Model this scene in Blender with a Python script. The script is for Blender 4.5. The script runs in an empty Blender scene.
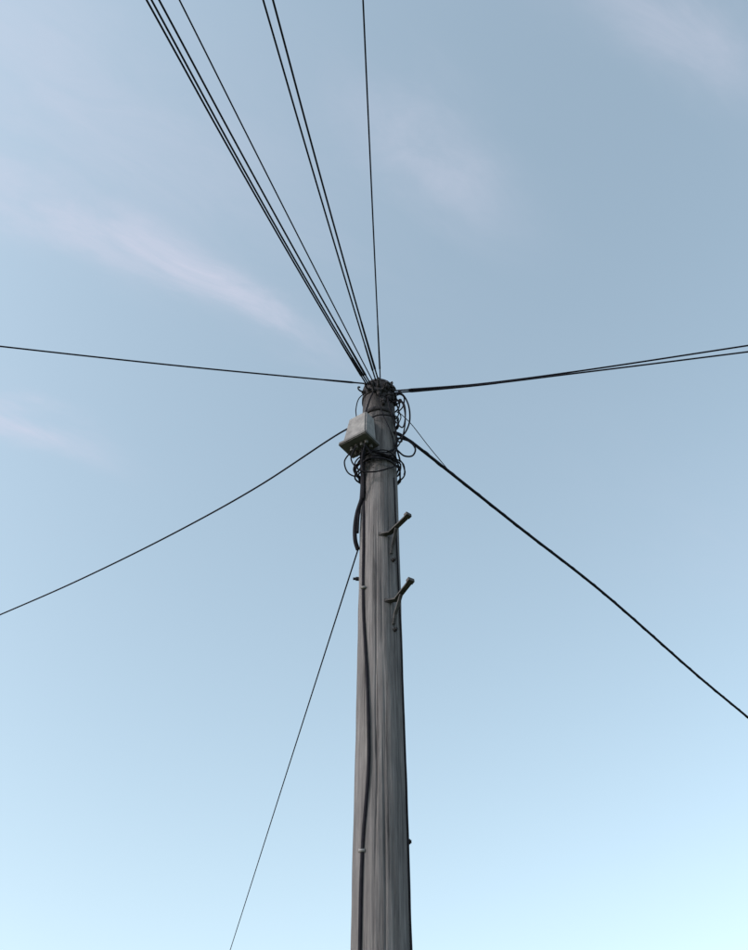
import bpy, bmesh, math, random
from mathutils import Vector, noise, Matrix
random.seed(4)
scene=bpy.context.scene
R=math.radians

# ---------------- node helpers ----------------
def newmat(name):
    m=bpy.data.materials.new(name); m.use_nodes=True
    nt=m.node_tree; nt.nodes.clear()
    out=nt.nodes.new('ShaderNodeOutputMaterial'); b=nt.nodes.new('ShaderNodeBsdfPrincipled')
    nt.links.new(b.outputs[0],out.inputs[0]); return m,nt,b
def ramp(nt,stops):
    r=nt.nodes.new('ShaderNodeValToRGB'); e=r.color_ramp.elements
    while len(e)<len(stops): e.new(0.5)
    for i,(p,c) in enumerate(stops):
        e[i].position=p; e[i].color=(*c,1) if len(c)==3 else c
    return r
def noisetex(nt,vec,scale,detail=6,rough=.6,mapscale=None,dist=0):
    n=nt.nodes.new('ShaderNodeTexNoise'); n.inputs['Scale'].default_value=scale
    n.inputs['Detail'].default_value=detail; n.inputs['Roughness'].default_value=rough; n.inputs['Distortion'].default_value=dist
    if mapscale:
        m=nt.nodes.new('ShaderNodeMapping'); m.inputs['Scale'].default_value=mapscale
        nt.links.new(vec,m.inputs[0]); vec=m.outputs[0]
    nt.links.new(vec,n.inputs['Vector']); return n
def mul(nt,a,b,fac=1,mode='MULTIPLY'):
    x=nt.nodes.new('ShaderNodeMixRGB'); x.blend_type=mode; x.inputs[0].default_value=fac
    nt.links.new(a,x.inputs[1]); nt.links.new(b,x.inputs[2]); return x.outputs[0]

# weathered wood
wood,nt,b=newmat('weathered_pole_wood')
tc=nt.nodes.new('ShaderNodeTexCoord'); O=tc.outputs['Object']
n1=noisetex(nt,O,1,8,.65,(34,34,1.6)); n2=noisetex(nt,O,1,8,.7,(120,120,3.0)); n3=noisetex(nt,O,1,5,.6,(5,5,1.3)); n4=noisetex(nt,O,1,6,.7,(60,60,.9),.4)
r1=ramp(nt,[(.25,(.104,.099,.106)),(.5,(.168,.161,.169)),(.78,(.26,.25,.26))]); nt.links.new(n1.outputs[0],r1.inputs[0])
r2=ramp(nt,[(.3,(.62,.62,.62)),(.7,(1.25,1.25,1.25))]); nt.links.new(n2.outputs[0],r2.inputs[0])
r3=ramp(nt,[(.3,(.62,.62,.64)),(.7,(1.22,1.20,1.20))]); nt.links.new(n3.outputs[0],r3.inputs[0])
r4=ramp(nt,[(.34,(.24,.23,.25)),(.43,(1,1,1))]); nt.links.new(n4.outputs[0],r4.inputs[0])
c=mul(nt,r1.outputs[0],r2.outputs[0]); c=mul(nt,c,r3.outputs[0]); c=mul(nt,c,r4.outputs[0],.85)
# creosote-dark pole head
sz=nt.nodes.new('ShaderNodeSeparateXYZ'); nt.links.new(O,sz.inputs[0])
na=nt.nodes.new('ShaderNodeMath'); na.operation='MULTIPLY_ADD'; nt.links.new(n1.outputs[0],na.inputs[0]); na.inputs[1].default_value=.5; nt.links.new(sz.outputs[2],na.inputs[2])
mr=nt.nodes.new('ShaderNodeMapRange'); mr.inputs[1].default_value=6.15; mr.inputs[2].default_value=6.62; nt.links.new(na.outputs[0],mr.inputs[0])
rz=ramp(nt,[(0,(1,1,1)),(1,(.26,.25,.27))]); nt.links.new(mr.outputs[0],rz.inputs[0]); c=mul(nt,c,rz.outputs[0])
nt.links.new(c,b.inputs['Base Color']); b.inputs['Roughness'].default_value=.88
b.inputs['Specular IOR Level'].default_value=.2
bp=nt.nodes.new('ShaderNodeBump'); bp.inputs['Strength'].default_value=.75; bp.inputs['Distance'].default_value=.008
h=mul(nt,n2.outputs[0],r4.outputs[0],1); nt.links.new(h,bp.inputs['Height']); nt.links.new(bp.outputs[0],b.inputs['Normal'])

def simple(name,c1,c2,scale,rough,metal=0,bump=.2,spec=.3):
    m,nt,b=newmat(name)
    tc=nt.nodes.new('ShaderNodeTexCoord'); n=noisetex(nt,tc.outputs['Object'],scale,7,.65)
    r=ramp(nt,[(.32,c1),(.68,c2)]); nt.links.new(n.outputs[0],r.inputs[0]); nt.links.new(r.outputs[0],b.inputs['Base Color'])
    b.inputs['Roughness'].default_value=rough; b.inputs['Metallic'].default_value=metal; b.inputs['Specular IOR Level'].default_value=spec
    bp=nt.nodes.new('ShaderNodeBump'); bp.inputs['Strength'].default_value=bump; bp.inputs['Distance'].default_value=.003
    nt.links.new(n.outputs[0],bp.inputs['Height']); nt.links.new(bp.outputs[0],b.inputs['Normal'])
    return m
M_black=simple('black_cable_sheath',(.009,.009,.014),(.019,.018,.025),30,.8,spec=.12)
M_wire=simple('weathered_dropwire',(.011,.012,.022),(.020,.021,.036),8,.8,spec=.15)
M_steel=simple('dull_galvanised_steel',(.036,.034,.038),(.10,.094,.10),28,.75,.1,.4,.2)
M_dark=simple('tarred_pole_cap',(.013,.012,.016),(.036,.034,.04),25,.85)
M_box=simple('grey_plastic',(.15,.147,.158),(.285,.278,.29),22,.7)
M_boxd=simple('grey_plastic_base',(.085,.085,.093),(.145,.143,.152),14,.7)

# ---------------- geometry helpers ----------------
def empty(name,loc=(0,0,0)):
    e=bpy.data.objects.new(name,None); e.location=loc; scene.collection.objects.link(e); e.empty_display_size=.2; return e
def obj_from_bm(bm,name,mat,parent=None,smooth=True):
    bmesh.ops.recalc_face_normals(bm,faces=bm.faces[:])
    me=bpy.data.meshes.new(name); bm.to_mesh(me); bm.free(); me.materials.append(mat)
    for p in me.polygons: p.use_smooth=smooth
    o=bpy.data.objects.new(name,me); scene.collection.objects.link(o)
    if parent: o.parent=parent
    return o
def catmull(pts,n=10):
    P=[Vector(p) for p in pts]
    if len(P)==2: return [P[0].lerp(P[1],i/n) for i in range(n+1)]
    P=[P[0]*2-P[1]]+P+[P[-1]*2-P[-2]]
    out=[]
    for i in range(1,len(P)-2):
        p0,p1,p2,p3=P[i-1],P[i],P[i+1],P[i+2]
        t0=0; t1=t0+max((p1-p0).length,1e-5)**.5; t2=t1+max((p2-p1).length,1e-5)**.5; t3=t2+max((p3-p2).length,1e-5)**.5
        for k in range(n):
            t=t1+(t2-t1)*k/n
            A1=p0*((t1-t)/(t1-t0))+p1*((t-t0)/(t1-t0)); A2=p1*((t2-t)/(t2-t1))+p2*((t-t1)/(t2-t1)); A3=p2*((t3-t)/(t3-t2))+p3*((t-t2)/(t3-t2))
            B1=A1*((t2-t)/(t2-t0))+A2*((t-t0)/(t2-t0)); B2=A2*((t3-t)/(t3-t1))+A3*((t-t1)/(t3-t1))
            out.append(B1*((t2-t)/(t2-t1))+B2*((t-t1)/(t2-t1)))
    out.append(P[-2]); return out
def sweep(bm,path,rad,sides=8,prof=None):
    path=[Vector(p) for p in path]
    T=[(path[min(i+1,len(path)-1)]-path[max(i-1,0)]).normalized() for i in range(len(path))]
    up=Vector((0,0,1)) if abs(T[0].z)<.9 else Vector((0,1,0))
    nrm=(up-T[0]*up.dot(T[0])).normalized(); rings=[]; s=0
    for i,p in enumerate(path):
        if i: s+=(p-path[i-1]).length
        nrm=(nrm-T[i]*nrm.dot(T[i])).normalized(); bn=T[i].cross(nrm)
        r=rad(s) if callable(rad) else rad
        if prof: ring=[bm.verts.new(p+bn*x+nrm*y) for x,y in prof]
        else: ring=[bm.verts.new(p+(nrm*math.cos(2*math.pi*k/sides)+bn*math.sin(2*math.pi*k/sides))*r) for k in range(sides)]
        rings.append(ring)
    n=len(rings[0])
    for a,b2 in zip(rings,rings[1:]):
        for k in range(n): bm.faces.new((a[k],a[(k+1)%n],b2[(k+1)%n],b2[k]))
    bm.faces.new(rings[0]); bm.faces.new(rings[-1][::-1])
def tube(name,pts,r,mat,parent=None,n=10,sides=8):
    bm=bmesh.new(); sweep(bm,catmull(pts,n),r,sides); return obj_from_bm(bm,name,mat,parent)
def box_bm(bm,size,M,bev=.006,taper=1):
    r=bmesh.ops.create_cube(bm,size=1); vs=r['verts']
    for v in vs:
        k=taper if v.co.z>0 else 1
        v.co=Vector((v.co.x*size[0]*k,v.co.y*size[1]*k,v.co.z*size[2]))
    es={e for v in vs for e in v.link_edges}
    rr=bmesh.ops.bevel(bm,geom=list(es),offset=bev,segments=2,affect='EDGES')
    allv=set(rr['verts'])|{v for v in vs if v.is_valid}
    for v in allv: v.co=M@v.co
def cyl_bm(bm,p0,p1,r0,r1=None,sides=14):
    sweep(bm,[Vector(p0),Vector(p1)],(lambda s:r0 if s==0 else (r1 if r1 is not None else r0)),sides)

# ---------------- utility pole ----------------
H=6.47
def prad(z): return .1135+(H-z)*.0046
pole=empty('utility_pole')
bm=bmesh.new(); NS=220; NZ=420
cr=[(random.uniform(0,2*math.pi),random.uniform(1.5,6.2),random.uniform(.3,1.5),random.uniform(.003,.008)) for _ in range(34)]
cr+=[(R(-100),4.0,2.2,.010),(R(-62),4.9,1.5,.009),(R(-84),3.2,1.2,.010),(R(-120),5.4,.9,.007),(R(-40),3.4,1.4,.008)]
rings=[]
for j in range(NZ+1):
    z=-.4+(H+.4)*j/NZ; ring=[]
    for i in range(NS):
        th=2*math.pi*i/NS; r=prad(z)
        r+=.004*noise.noise(Vector((math.cos(th)*1.2,math.sin(th)*1.2,z*.8)))
        r+=.0026*noise.noise(Vector((math.cos(th)*3,math.sin(th)*3,z*5)))
        r+=.0016*noise.noise(Vector((math.cos(th)*16,math.sin(th)*16,z*1.4)))
        for (a,zc,L,d) in cr:
            if abs(z-zc)<L/2:
                w=.5*noise.noise(Vector((a*9,z*2.2,3)))*.12
                da=abs((th-a-w+math.pi)%(2*math.pi)-math.pi)
                if da<.05: r-=d*(1-da/.05)**1.5*(1-(2*abs(z-zc)/L)**2)
        if z>H-.02: r-=.008*((z-(H-.02))/.02)**2
        ring.append(bm.verts.new((math.cos(th)*r,math.sin(th)*r,z)))
    rings.append(ring)
for a,c2 in zip(rings,rings[1:]):
    for k in range(NS): bm.faces.new((a[k],a[(k+1)%NS],c2[(k+1)%NS],c2[k]))
bm.faces.new(rings[0]); bm.faces.new(rings[-1])
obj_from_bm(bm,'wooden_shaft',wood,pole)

bm=bmesh.new()
def ring_path(z,r,n=40,ph=0,tilt=0,wob=0,a0=0,a1=2*math.pi,seed=0):
    out=[]
    for i in range(n+1):
        a=a0+(a1-a0)*i/n
        rr=r+wob*noise.noise(Vector((math.cos(a)*1.6,math.sin(a)*1.6,seed*3.1)))
        out.append(Vector((math.cos(a)*rr,math.sin(a)*rr,z+tilt*math.sin(a+ph)+wob*.8*noise.noise(Vector((math.cos(a)*1.5,math.sin(a)*1.5,seed*5.7+9))))))
    return out
cyl_bm(bm,(0,0,H-.018),(0,0,H+.006),.117,.112,40)
cyl_bm(bm,(0,0,H+.006),(0,0,H+.02),.105,.06,40)
obj_from_bm(bm,'pole_cap',M_dark,pole,False)
bm=bmesh.new()
for z in (6.35,6.14):
    sweep(bm,ring_path(z,prad(z)+.003,48),0,prof=[(-.0035,-.018),(.0035,-.018),(.0035,.018),(-.0035,.018)])
def hook(bm,ang,z,out=.052):
    d=Vector((math.cos(ang),math.sin(ang),0)); r=prad(z)
    b0=d*(r-.01)+Vector((0,0,z))
    cyl_bm(bm,b0,b0+d*.03,.016,.016,6)
    p=[b0+d*.02,b0+d*(out),b0+d*(out+.012)+Vector((0,0,.010)),b0+d*(out+.012)+Vector((0,0,.032)),b0+d*(out-.002)+Vector((0,0,.038))]
    sweep(bm,catmull(p,6),.006,8)
hooks=[(-125,6.36),(-105,6.33),(-90,6.38),(-74,6.34),(-55,6.37),(-150,6.38),(-22,6.36),(-20,6.27),(20,5.98),(165,6.05)]
for a,z in hooks: hook(bm,R(a),z)
obj_from_bm(bm,'head_bands_and_hooks',M_dark,pole)
bm=bmesh.new()
for a,z,s in ((-62,6.40,1),(-88,6.30,.9),(-40,6.30,1),(-112,6.41,.8),(-75,6.20,.8),(-55,6.28,1),(-35,6.40,.9)):
    d=Vector((math.cos(R(a)),math.sin(R(a)),0)); b0=d*(prad(z)+.012)+Vector((0,0,z))
    cyl_bm(bm,b0-Vector((0,0,.035*s)),b0,.012*s,.02*s); cyl_bm(bm,b0,b0+Vector((0,0,.02*s)),.026*s,.02*s); cyl_bm(bm,b0+Vector((0,0,.02*s)),b0+Vector((0,0,.04*s)),.015*s,.012*s)
obj_from_bm(bm,'insulators',M_dark,pole)

# junction box (front-left of the shaft)
nv=Vector((-.6,-.8,0)); tv=Vector((.8,-.6,0))
def BM(off,z,side=0,lean=0):
    o=nv*off+tv*side
    return Matrix(((tv.x,nv.x,0,o.x),(tv.y,nv.y,0,o.y),(0,0,1,z),(0,0,0,1)))@Matrix.Rotation(R(lean),4,'Y')
bm=bmesh.new()
box_bm(bm,(.195,.125,.235),BM(.195,5.862,-.008,4),.009,.76)
obj_from_bm(bm,'junction_box_cover',M_box,pole,False)
bm=bmesh.new()
box_bm(bm,(.228,.158,.030),BM(.200,5.735,-.014,4),.006)
box_bm(bm,(.09,.03,.27),BM(.122,5.86),.004)
for sx in (-.062,-.022,.02,.057):
    for oy in (.165,.215):
        c0=nv*oy+tv*sx; cyl_bm(bm,c0+Vector((0,0,5.685)),c0+Vector((0,0,5.72)),.012)
obj_from_bm(bm,'junction_box_base',M_boxd,pole,False)

bm=bmesh.new()
for i in range(6):
    z=random.uniform(5.56,5.66); sweep(bm,ring_path(z,random.uniform(.130,.165),44,random.uniform(0,6),random.uniform(-.035,.035),.035,random.uniform(0,2),random.uniform(5.5,8.0),i),random.choice((.004,.005,.006)),6)
for i in range(6):
    z=random.uniform(6.0,6.36); a0=random.uniform(-2.0,.2)
    sweep(bm,ring_path(z,random.uniform(.124,.15),36,random.uniform(0,6),random.uniform(-.06,.06),.03,a0,a0+random.uniform(1.2,3),i+20),random.choice((.004,.005,.006)),6)
obj_from_bm(bm,'slack_cable_coils',M_black,pole)
bm=bmesh.new()
loops=[
 [(.10,-.08,6.34),(.16,-.09,6.33),(.205,-.08,6.24),(.215,-.06,6.08),(.18,-.06,5.95),(.12,-.05,5.86),(.14,-.02,5.72)],
 [(.11,-.06,6.30),(.17,-.08,6.25),(.185,-.08,6.10),(.16,-.08,5.98),(.11,-.08,6.05)],
 [(.08,-.10,6.22),(.15,-.13,6.20),(.18,-.13,6.08),(.17,-.10,5.92),(.13,-.08,5.80),(.05,-.13,5.68)],
 [(.13,-.02,5.94),(.21,-.04,5.88),(.245,-.05,5.79),(.22,-.05,5.73),(.17,-.05,5.73),(.12,-.06,5.78)],
 [(.11,-.04,6.36),(.15,-.05,6.37),(.18,-.06,6.33),(.17,-.06,6.22),(.13,-.06,6.16)],
 [(-.09,-.08,6.36),(-.14,-.07,6.30),(-.16,-.07,6.18),(-.16,-.06,6.08),(-.22,-.03,6.02)],
 [(-.03,-.12,6.34),(-.06,-.135,6.22),(-.09,-.13,6.08),(-.10,-.15,5.97)],
 [(.02,-.125,6.33),(.0,-.14,6.2),(.03,-.135,6.05),(.08,-.11,5.9),(.10,-.09,5.75),(.02,-.15,5.66),(-.06,-.18,5.65)],
 [(.06,-.11,6.30),(.07,-.13,6.16),(.10,-.11,6.02),(.12,-.08,5.88),(.1,-.1,5.7),(-.02,-.16,5.6),(-.10,-.2,5.69)],
 [(-.19,-.12,5.69),(-.225,-.12,5.60),(-.20,-.1,5.52),(-.15,-.09,5.5),(-.10,-.1,5.56)],
 [(-.15,-.18,5.69),(-.18,-.17,5.57),(-.12,-.15,5.49),(-.03,-.15,5.48),(.06,-.14,5.52),(.12,-.09,5.6)],
 [(-.09,-.2,5.69),(-.11,-.18,5.57),(-.10,-.13,5.45),(-.10,-.09,5.3)],
]
for l in loops: sweep(bm,catmull(l,10),random.choice((.004,.005,.006)),7)
obj_from_bm(bm,'jumper_loops',M_black,pole)

def onp(x,z,g=.006): 
    r=prad(z)+g; return (x,-math.sqrt(max(r*r-x*x,0)),z)
tube('down_cable',[(-.11,-.17,5.70),onp(-.10,5.5),onp(-.096,5.1),onp(-.094,4.5),onp(-.080,4.2),onp(-.068,3.98),onp(-.060,3.7),onp(-.060,3.5),onp(-.085,3.12),onp(-.092,2.7),onp(-.09,2),onp(-.085,1),onp(-.08,.05)],.0085,M_black,pole,12,10)
tube('cable_tail',[(-.10,-.15,5.70),onp(-.105,5.5,.014),onp(-.108,5.33,.014),(-.137,-.05,5.22),(-.150,-.04,5.10),(-.146,-.03,5.0),(-.13,-.01,4.95)],.0135,M_black,pole,12,10)
tube('cable_tail_second',[(-.12,-.12,5.70),onp(-.112,5.5,.012),(-.118,-.06,5.3),(-.130,-.05,5.18),(-.134,-.04,5.06)],.009,M_black,pole,12,10)
def onang(a,z,g=.004):
    r=prad(z)+g; return (r*math.cos(R(a)),r*math.sin(R(a)),z)
tube('earth_wire',[onang(-38,5.5),onang(-34,5.0),onang(-28,4.5),onang(-24,4.0),onang(-22,3.4),onang(-24,2.7),onang(-22,1.5),onang(-20,.05)],.0042,M_black,pole,10,8)
bm=bmesh.new()
for x,z in ((-.088,3.12),(-.093,4.6),(-.09,1.6)):
    p=Vector(onp(x,z,.010)); cyl_bm(bm,p+Vector((-.014,0.002,0)),p+Vector((.014,-.002,0)),.009,.008,8)
obj_from_bm(bm,'cable_clips',M_box,pole)
bm=bmesh.new()
for ang,z,l in ((183,4.73,.035),(-3,3.2,.012),(-50,4.31,.02),(-50,4.80,.02)):
    d=Vector((math.cos(R(ang)),math.sin(R(ang)),0)); p=d*(prad(z)-.01)+Vector((0,0,z))
    cyl_bm(bm,p,p+d*(l*.55+.01),.012,.012,12); cyl_bm(bm,p+d*(l*.55+.01),p+d*(l+.01),.008,.008,8)
obj_from_bm(bm,'bolts',M_dark,pole,False)

# step irons
prof=[(-.015,-.005),(.015,-.005),(.015,.005),(-.015,.005)]
for nm,b0,tip,st in (('step_iron_a',(.045,-.112,4.49),(.170,-.265,4.515),(.072,-.10,4.34)),('step_iron_b',(.018,-.115,4.98),(.170,-.265,5.0),(.067,-.10,4.84))):
    bm=bmesh.new(); b0=Vector(b0); tip=Vector(tip); st=Vector(st)
    k=b0+Vector((.045,-.02,-.004))
    sweep(bm,[b0+Vector((-.012,.004,0)),k,k.lerp(tip,.06),k.lerp(tip,.5),tip],0,prof=prof)
    sweep(bm,[k.lerp(tip,.35)+Vector((0,0,-.008)),st+Vector((.012,-.022,.055)),st+Vector((.004,-.006,0))],0,prof=[(x*.6,y) for x,y in prof])
    box_bm(bm,(.05,.012,.026),Matrix.Translation(b0+Vector((0,-.004,0))),.003)
    dd=(tip-k).normalized()
    sweep(bm,[tip-dd*.02+Vector((0,0,.004)),tip+dd*.006+Vector((0,0,.004))],0,prof=[(-.019,-.010),(.019,-.010),(.019,.012),(-.019,.012)])
    obj_from_bm(bm,nm,M_steel,pole,False)

# ---------------- overhead wires ----------------
def wire(pts,r,ext,clamp=0,name='overhead_wire',mat=M_wire,twist=0):
    P=[Vector(p) for p in pts]; d=(P[-1]-P[-2]).normalized(); L,dz=ext
    base=P[-1].copy()
    for k in (1,2,3,4):
        f=k/4; P.append(base+d*(L*f)+Vector((0,0,dz*f*f)))
    path=catmull(P,24)
    bm=bmesh.new()
    def rr(s):
        if clamp and .10<s<clamp: return r*(1.55-.4*(s/clamp))
        return r
    if twist:
        dense=[]
        for a,b2 in zip(path,path[1:]):
            n=max(1,int((b2-a).length/.02)); dense+=[a.lerp(b2,i/n) for i in range(n)]
        s=0; hp=[]
        for i,p in enumerate(dense):
            if i: s+=(p-dense[i-1]).length
            if s>14: break
            t=(dense[min(i+1,len(dense)-1)]-p).normalized() if i<len(dense)-1 else t
            u=t.cross(Vector((0,0,1))).normalized(); w=u.cross(t)
            hp.append(p+(u*math.cos(s/twist*6.283)+w*math.sin(s/twist*6.283))*r*.75)
        sweep(bm,hp,r*.42,6)
        sweep(bm,[p for i,p in enumerate(dense) if i%10==0],r,8)
    else: sweep(bm,path,rr,8)
    return obj_from_bm(bm,name,mat)
def overhead(S,E,r,sag=.05,ext=(24,-1.2),clamp=.45):
    S=Vector(S);E=Vector(E)
    M=[S.lerp(E,f)-Vector((0,0,4*sag*f*(1-f))) for f in (.08,.25,.5,.75)]
    return wire([S]+M+[E],r,ext,clamp)
overhead((-.085,-.13,6.38),(-1.143,-2.68,6.20),.0056,.05)
overhead((-.070,-.14,6.37),(-1.112,-2.68,6.18),.0056,.06,clamp=.3)
overhead((-.055,-.15,6.36),(-1.082,-2.68,6.20),.0056,.04,clamp=.6)
overhead((-.045,-.14,6.42),(-.989,-2.68,6.22),.0044,.02,clamp=0)
overhead((-.02,-.16,6.39),(-.574,-2.68,6.20),.0052,.03,clamp=.35)
overhead((-.005,-.16,6.41),(-.528,-2.68,6.21),.0056,.05,clamp=.55)
overhead((.012,-.15,6.42),(-.087,-2.68,6.22),.0044,.03,clamp=.5)
wire([(-.098,-.085,6.45),(-.70,-.185,6.415),(-1.39,-.295,6.385),(-2.58,-.49,6.35)],.0056,(22,1.0),.3)
wire([(.11,-.05,6.41),(.70,-.14,6.375),(1.344,-.255,6.365),(2.54,-.46,6.40)],.0060,(22,.5),.5)
wire([(.12,-.04,6.40),(.70,-.135,6.368),(1.344,-.250,6.352),(2.53,-.44,6.355)],.0058,(22,.5),.72)
wire([(-.14,-.03,6.08),(-.268,-.02,5.99),(-.85,.39,5.885),(-1.49,.844,5.859),(-2.4,1.49,5.90),(-3.268,2.10,5.99)],.0062,(16,1.0),0)
wire([(.10,-.06,5.95),(.16,-.03,5.95),(.516,.364,5.99),(1.092,.955,5.978),(1.853,1.735,5.975),(2.947,2.86,5.84),(3.567,3.5,5.80)],.0115,(20,-.5),0,twist=.30)
wire([(-.13,0.0,4.96),(-.742,2.82,4.99),(-1.863,7.98,5.03)],.0048,(14,.5),0)
tube('jumper_wire',[(.14,-.08,6.14),(.22,0,6.12),(.36,.17,6.05),(.516,.364,5.995)],.003,M_wire,pole)

# ---------------- ground ----------------
gm,nt,b=newmat('grass_ground')
tc=nt.nodes.new('ShaderNodeTexCoord'); n=noisetex(nt,tc.outputs['Object'],.6,9,.7)
r=ramp(nt,[(.3,(.04,.055,.02)),(.7,(.10,.115,.05))]); nt.links.new(n.outputs[0],r.inputs[0]); nt.links.new(r.outputs[0],b.inputs['Base Color']); b.inputs['Roughness'].default_value=.95
bm=bmesh.new(); bmesh.ops.create_grid(bm,x_segments=120,y_segments=120,size=1)
for v in bm.verts:
    v.co.x=math.copysign(abs(v.co.x)**3,v.co.x)*3000; v.co.y=math.copysign(abs(v.co.y)**3,v.co.y)*3000
    d=v.co.length; v.co.z=.05*noise.noise(v.co*.3)-.03 if d<200 else 0
obj_from_bm(bm,'ground',gm)

# ---------------- sky & sun ----------------
SUN_EL=28; SUN_AZ=-112
w=bpy.data.worlds.new('World'); scene.world=w; w.use_nodes=True; nt=w.node_tree; nt.nodes.clear()
out=nt.nodes.new('ShaderNodeOutputWorld'); bg=nt.nodes.new('ShaderNodeBackground'); nt.links.new(bg.outputs[0],out.inputs[0])
sky=nt.nodes.new('ShaderNodeTexSky'); sky.sky_type='NISHITA'; sky.sun_disc=False
sky.sun_elevation=R(SUN_EL); sky.sun_rotation=R(SUN_AZ); sky.air_density=1.0; sky.dust_density=1.6; sky.ozone_density=1.0
hs=nt.nodes.new('ShaderNodeHueSaturation'); hs.inputs['Hue'].default_value=.485; hs.inputs['Saturation'].default_value=.80; hs.inputs['Value'].default_value=2.0; nt.links.new(sky.outputs[0],hs.inputs['Color'])
gam=nt.nodes.new('ShaderNodeGamma'); gam.inputs[1].default_value=.78; nt.links.new(hs.outputs[0],gam.inputs[0])
tint=nt.nodes.new('ShaderNodeMixRGB'); tint.blend_type='MULTIPLY'; tint.inputs[0].default_value=1; nt.links.new(gam.outputs[0],tint.inputs[1]); tint.inputs[2].default_value=(1.42,1.46,1.42,1)
ST=.15
bg.inputs['Strength'].default_value=ST
def mth(op,a,b2=None,cl=False):
    m=nt.nodes.new('ShaderNodeMath'); m.operation=op; m.use_clamp=cl
    for i,x in enumerate((a,b2)):
        if x is None: continue
        if isinstance(x,(int,float)): m.inputs[i].default_value=x
        else: nt.links.new(x,m.inputs[i])
    return m.outputs[0]
tc=nt.nodes.new('ShaderNodeTexCoord'); sp=nt.nodes.new('ShaderNodeSeparateXYZ'); nt.links.new(tc.outputs['Generated'],sp.inputs[0])
zc=mth('MAXIMUM',sp.outputs[2],.08)
px=mth('DIVIDE',sp.outputs[0],zc); py=mth('DIVIDE',sp.outputs[1],zc)
A=R(31); ca,sa=math.cos(A),math.sin(A)
s_=mth('ADD',mth('MULTIPLY',px,ca),mth('MULTIPLY',py,sa)); t_=mth('SUBTRACT',mth('MULTIPLY',py,ca),mth('MULTIPLY',px,sa))
cb=nt.nodes.new('ShaderNodeCombineXYZ'); nt.links.new(s_,cb.inputs[0]); nt.links.new(t_,cb.inputs[1])
nz=noisetex(nt,cb.outputs[0],1,10,.66,(5,13,1),.8); nzb=noisetex(nt,cb.outputs[0],1,6,.58,(2.2,4.0,1),.3)
warp=mth('MULTIPLY',mth('SUBTRACT',nzb.outputs[0],.5),.24)
tw=mth('ADD',t_,warp)
tot=None
def blob(x,y,ls,lt,amp):
    global tot
    s0=x*ca+y*sa; t0=y*ca-x*sa
    a=mth('POWER',mth('ABSOLUTE',mth('DIVIDE',mth('SUBTRACT',s_,s0),ls)),2); b2=mth('POWER',mth('ABSOLUTE',mth('DIVIDE',mth('SUBTRACT',tw,t0),lt)),2)
    g=mth('MULTIPLY',mth('EXPONENT',mth('MULTIPLY',mth('ADD',a,b2),-1)),amp)
    tot=g if tot is None else mth('ADD',tot,g)
blob(-.38,.545,.24,.05,1.0)
blob(-.18,.665,.13,.035,.8)
blob(-.55,.88,.12,.035,1.1)
blob(.07,.45,.13,.05,.7)
blob(.34,.31,.14,.05,.7)
blob(-.35,.38,.35,.10,.5)
blob(.9,1.3,.6,.15,.2); blob(-1.6,.2,.7,.15,.6); blob(.5,-.6,.6,.2,.6); blob(-.4,-1.2,.7,.2,.6)
msk=ramp(nt,[(.30,(.3,.3,.3)),(.70,(1,1,1))]); nt.links.new(nz.outputs[0],msk.inputs[0])
fac=mth('MULTIPLY',mth('MULTIPLY',tot,msk.outputs[0]),.58,True)
mx=nt.nodes.new('ShaderNodeMixRGB'); nt.links.new(fac,mx.inputs[0]); nt.links.new(tint.outputs[0],mx.inputs[1])
mx.inputs[2].default_value=(.70/ST,.70/ST,.84/ST,1)
nt.links.new(mx.outputs[0],bg.inputs[0])
sl=bpy.data.lights.new('sun','SUN'); sl.energy=2.0; sl.angle=R(.5); sl.color=(1,.94,.88)
so=bpy.data.objects.new('sun',sl); scene.collection.objects.link(so)
dv=Vector((math.sin(R(SUN_AZ))*math.cos(R(SUN_EL)),math.cos(R(SUN_AZ))*math.cos(R(SUN_EL)),math.sin(R(SUN_EL))))
so.rotation_euler=dv.to_track_quat('Z','Y').to_euler(); so.location=dv*30

# ---------------- camera ----------------
cd=bpy.data.cameras.new('camera'); cam=bpy.data.objects.new('camera',cd); scene.collection.objects.link(cam)
cam.location=(-.033,-4,1.6); cam.rotation_euler=(R(135),0,0)
cd.sensor_fit='VERTICAL'; cd.sensor_height=24; cd.lens=24*857/950; cd.clip_end=10000; cd.clip_start=.05
scene.camera=cam
scene.view_settings.view_transform='Standard'; scene.view_settings.look='None'; scene.view_settings.exposure=0
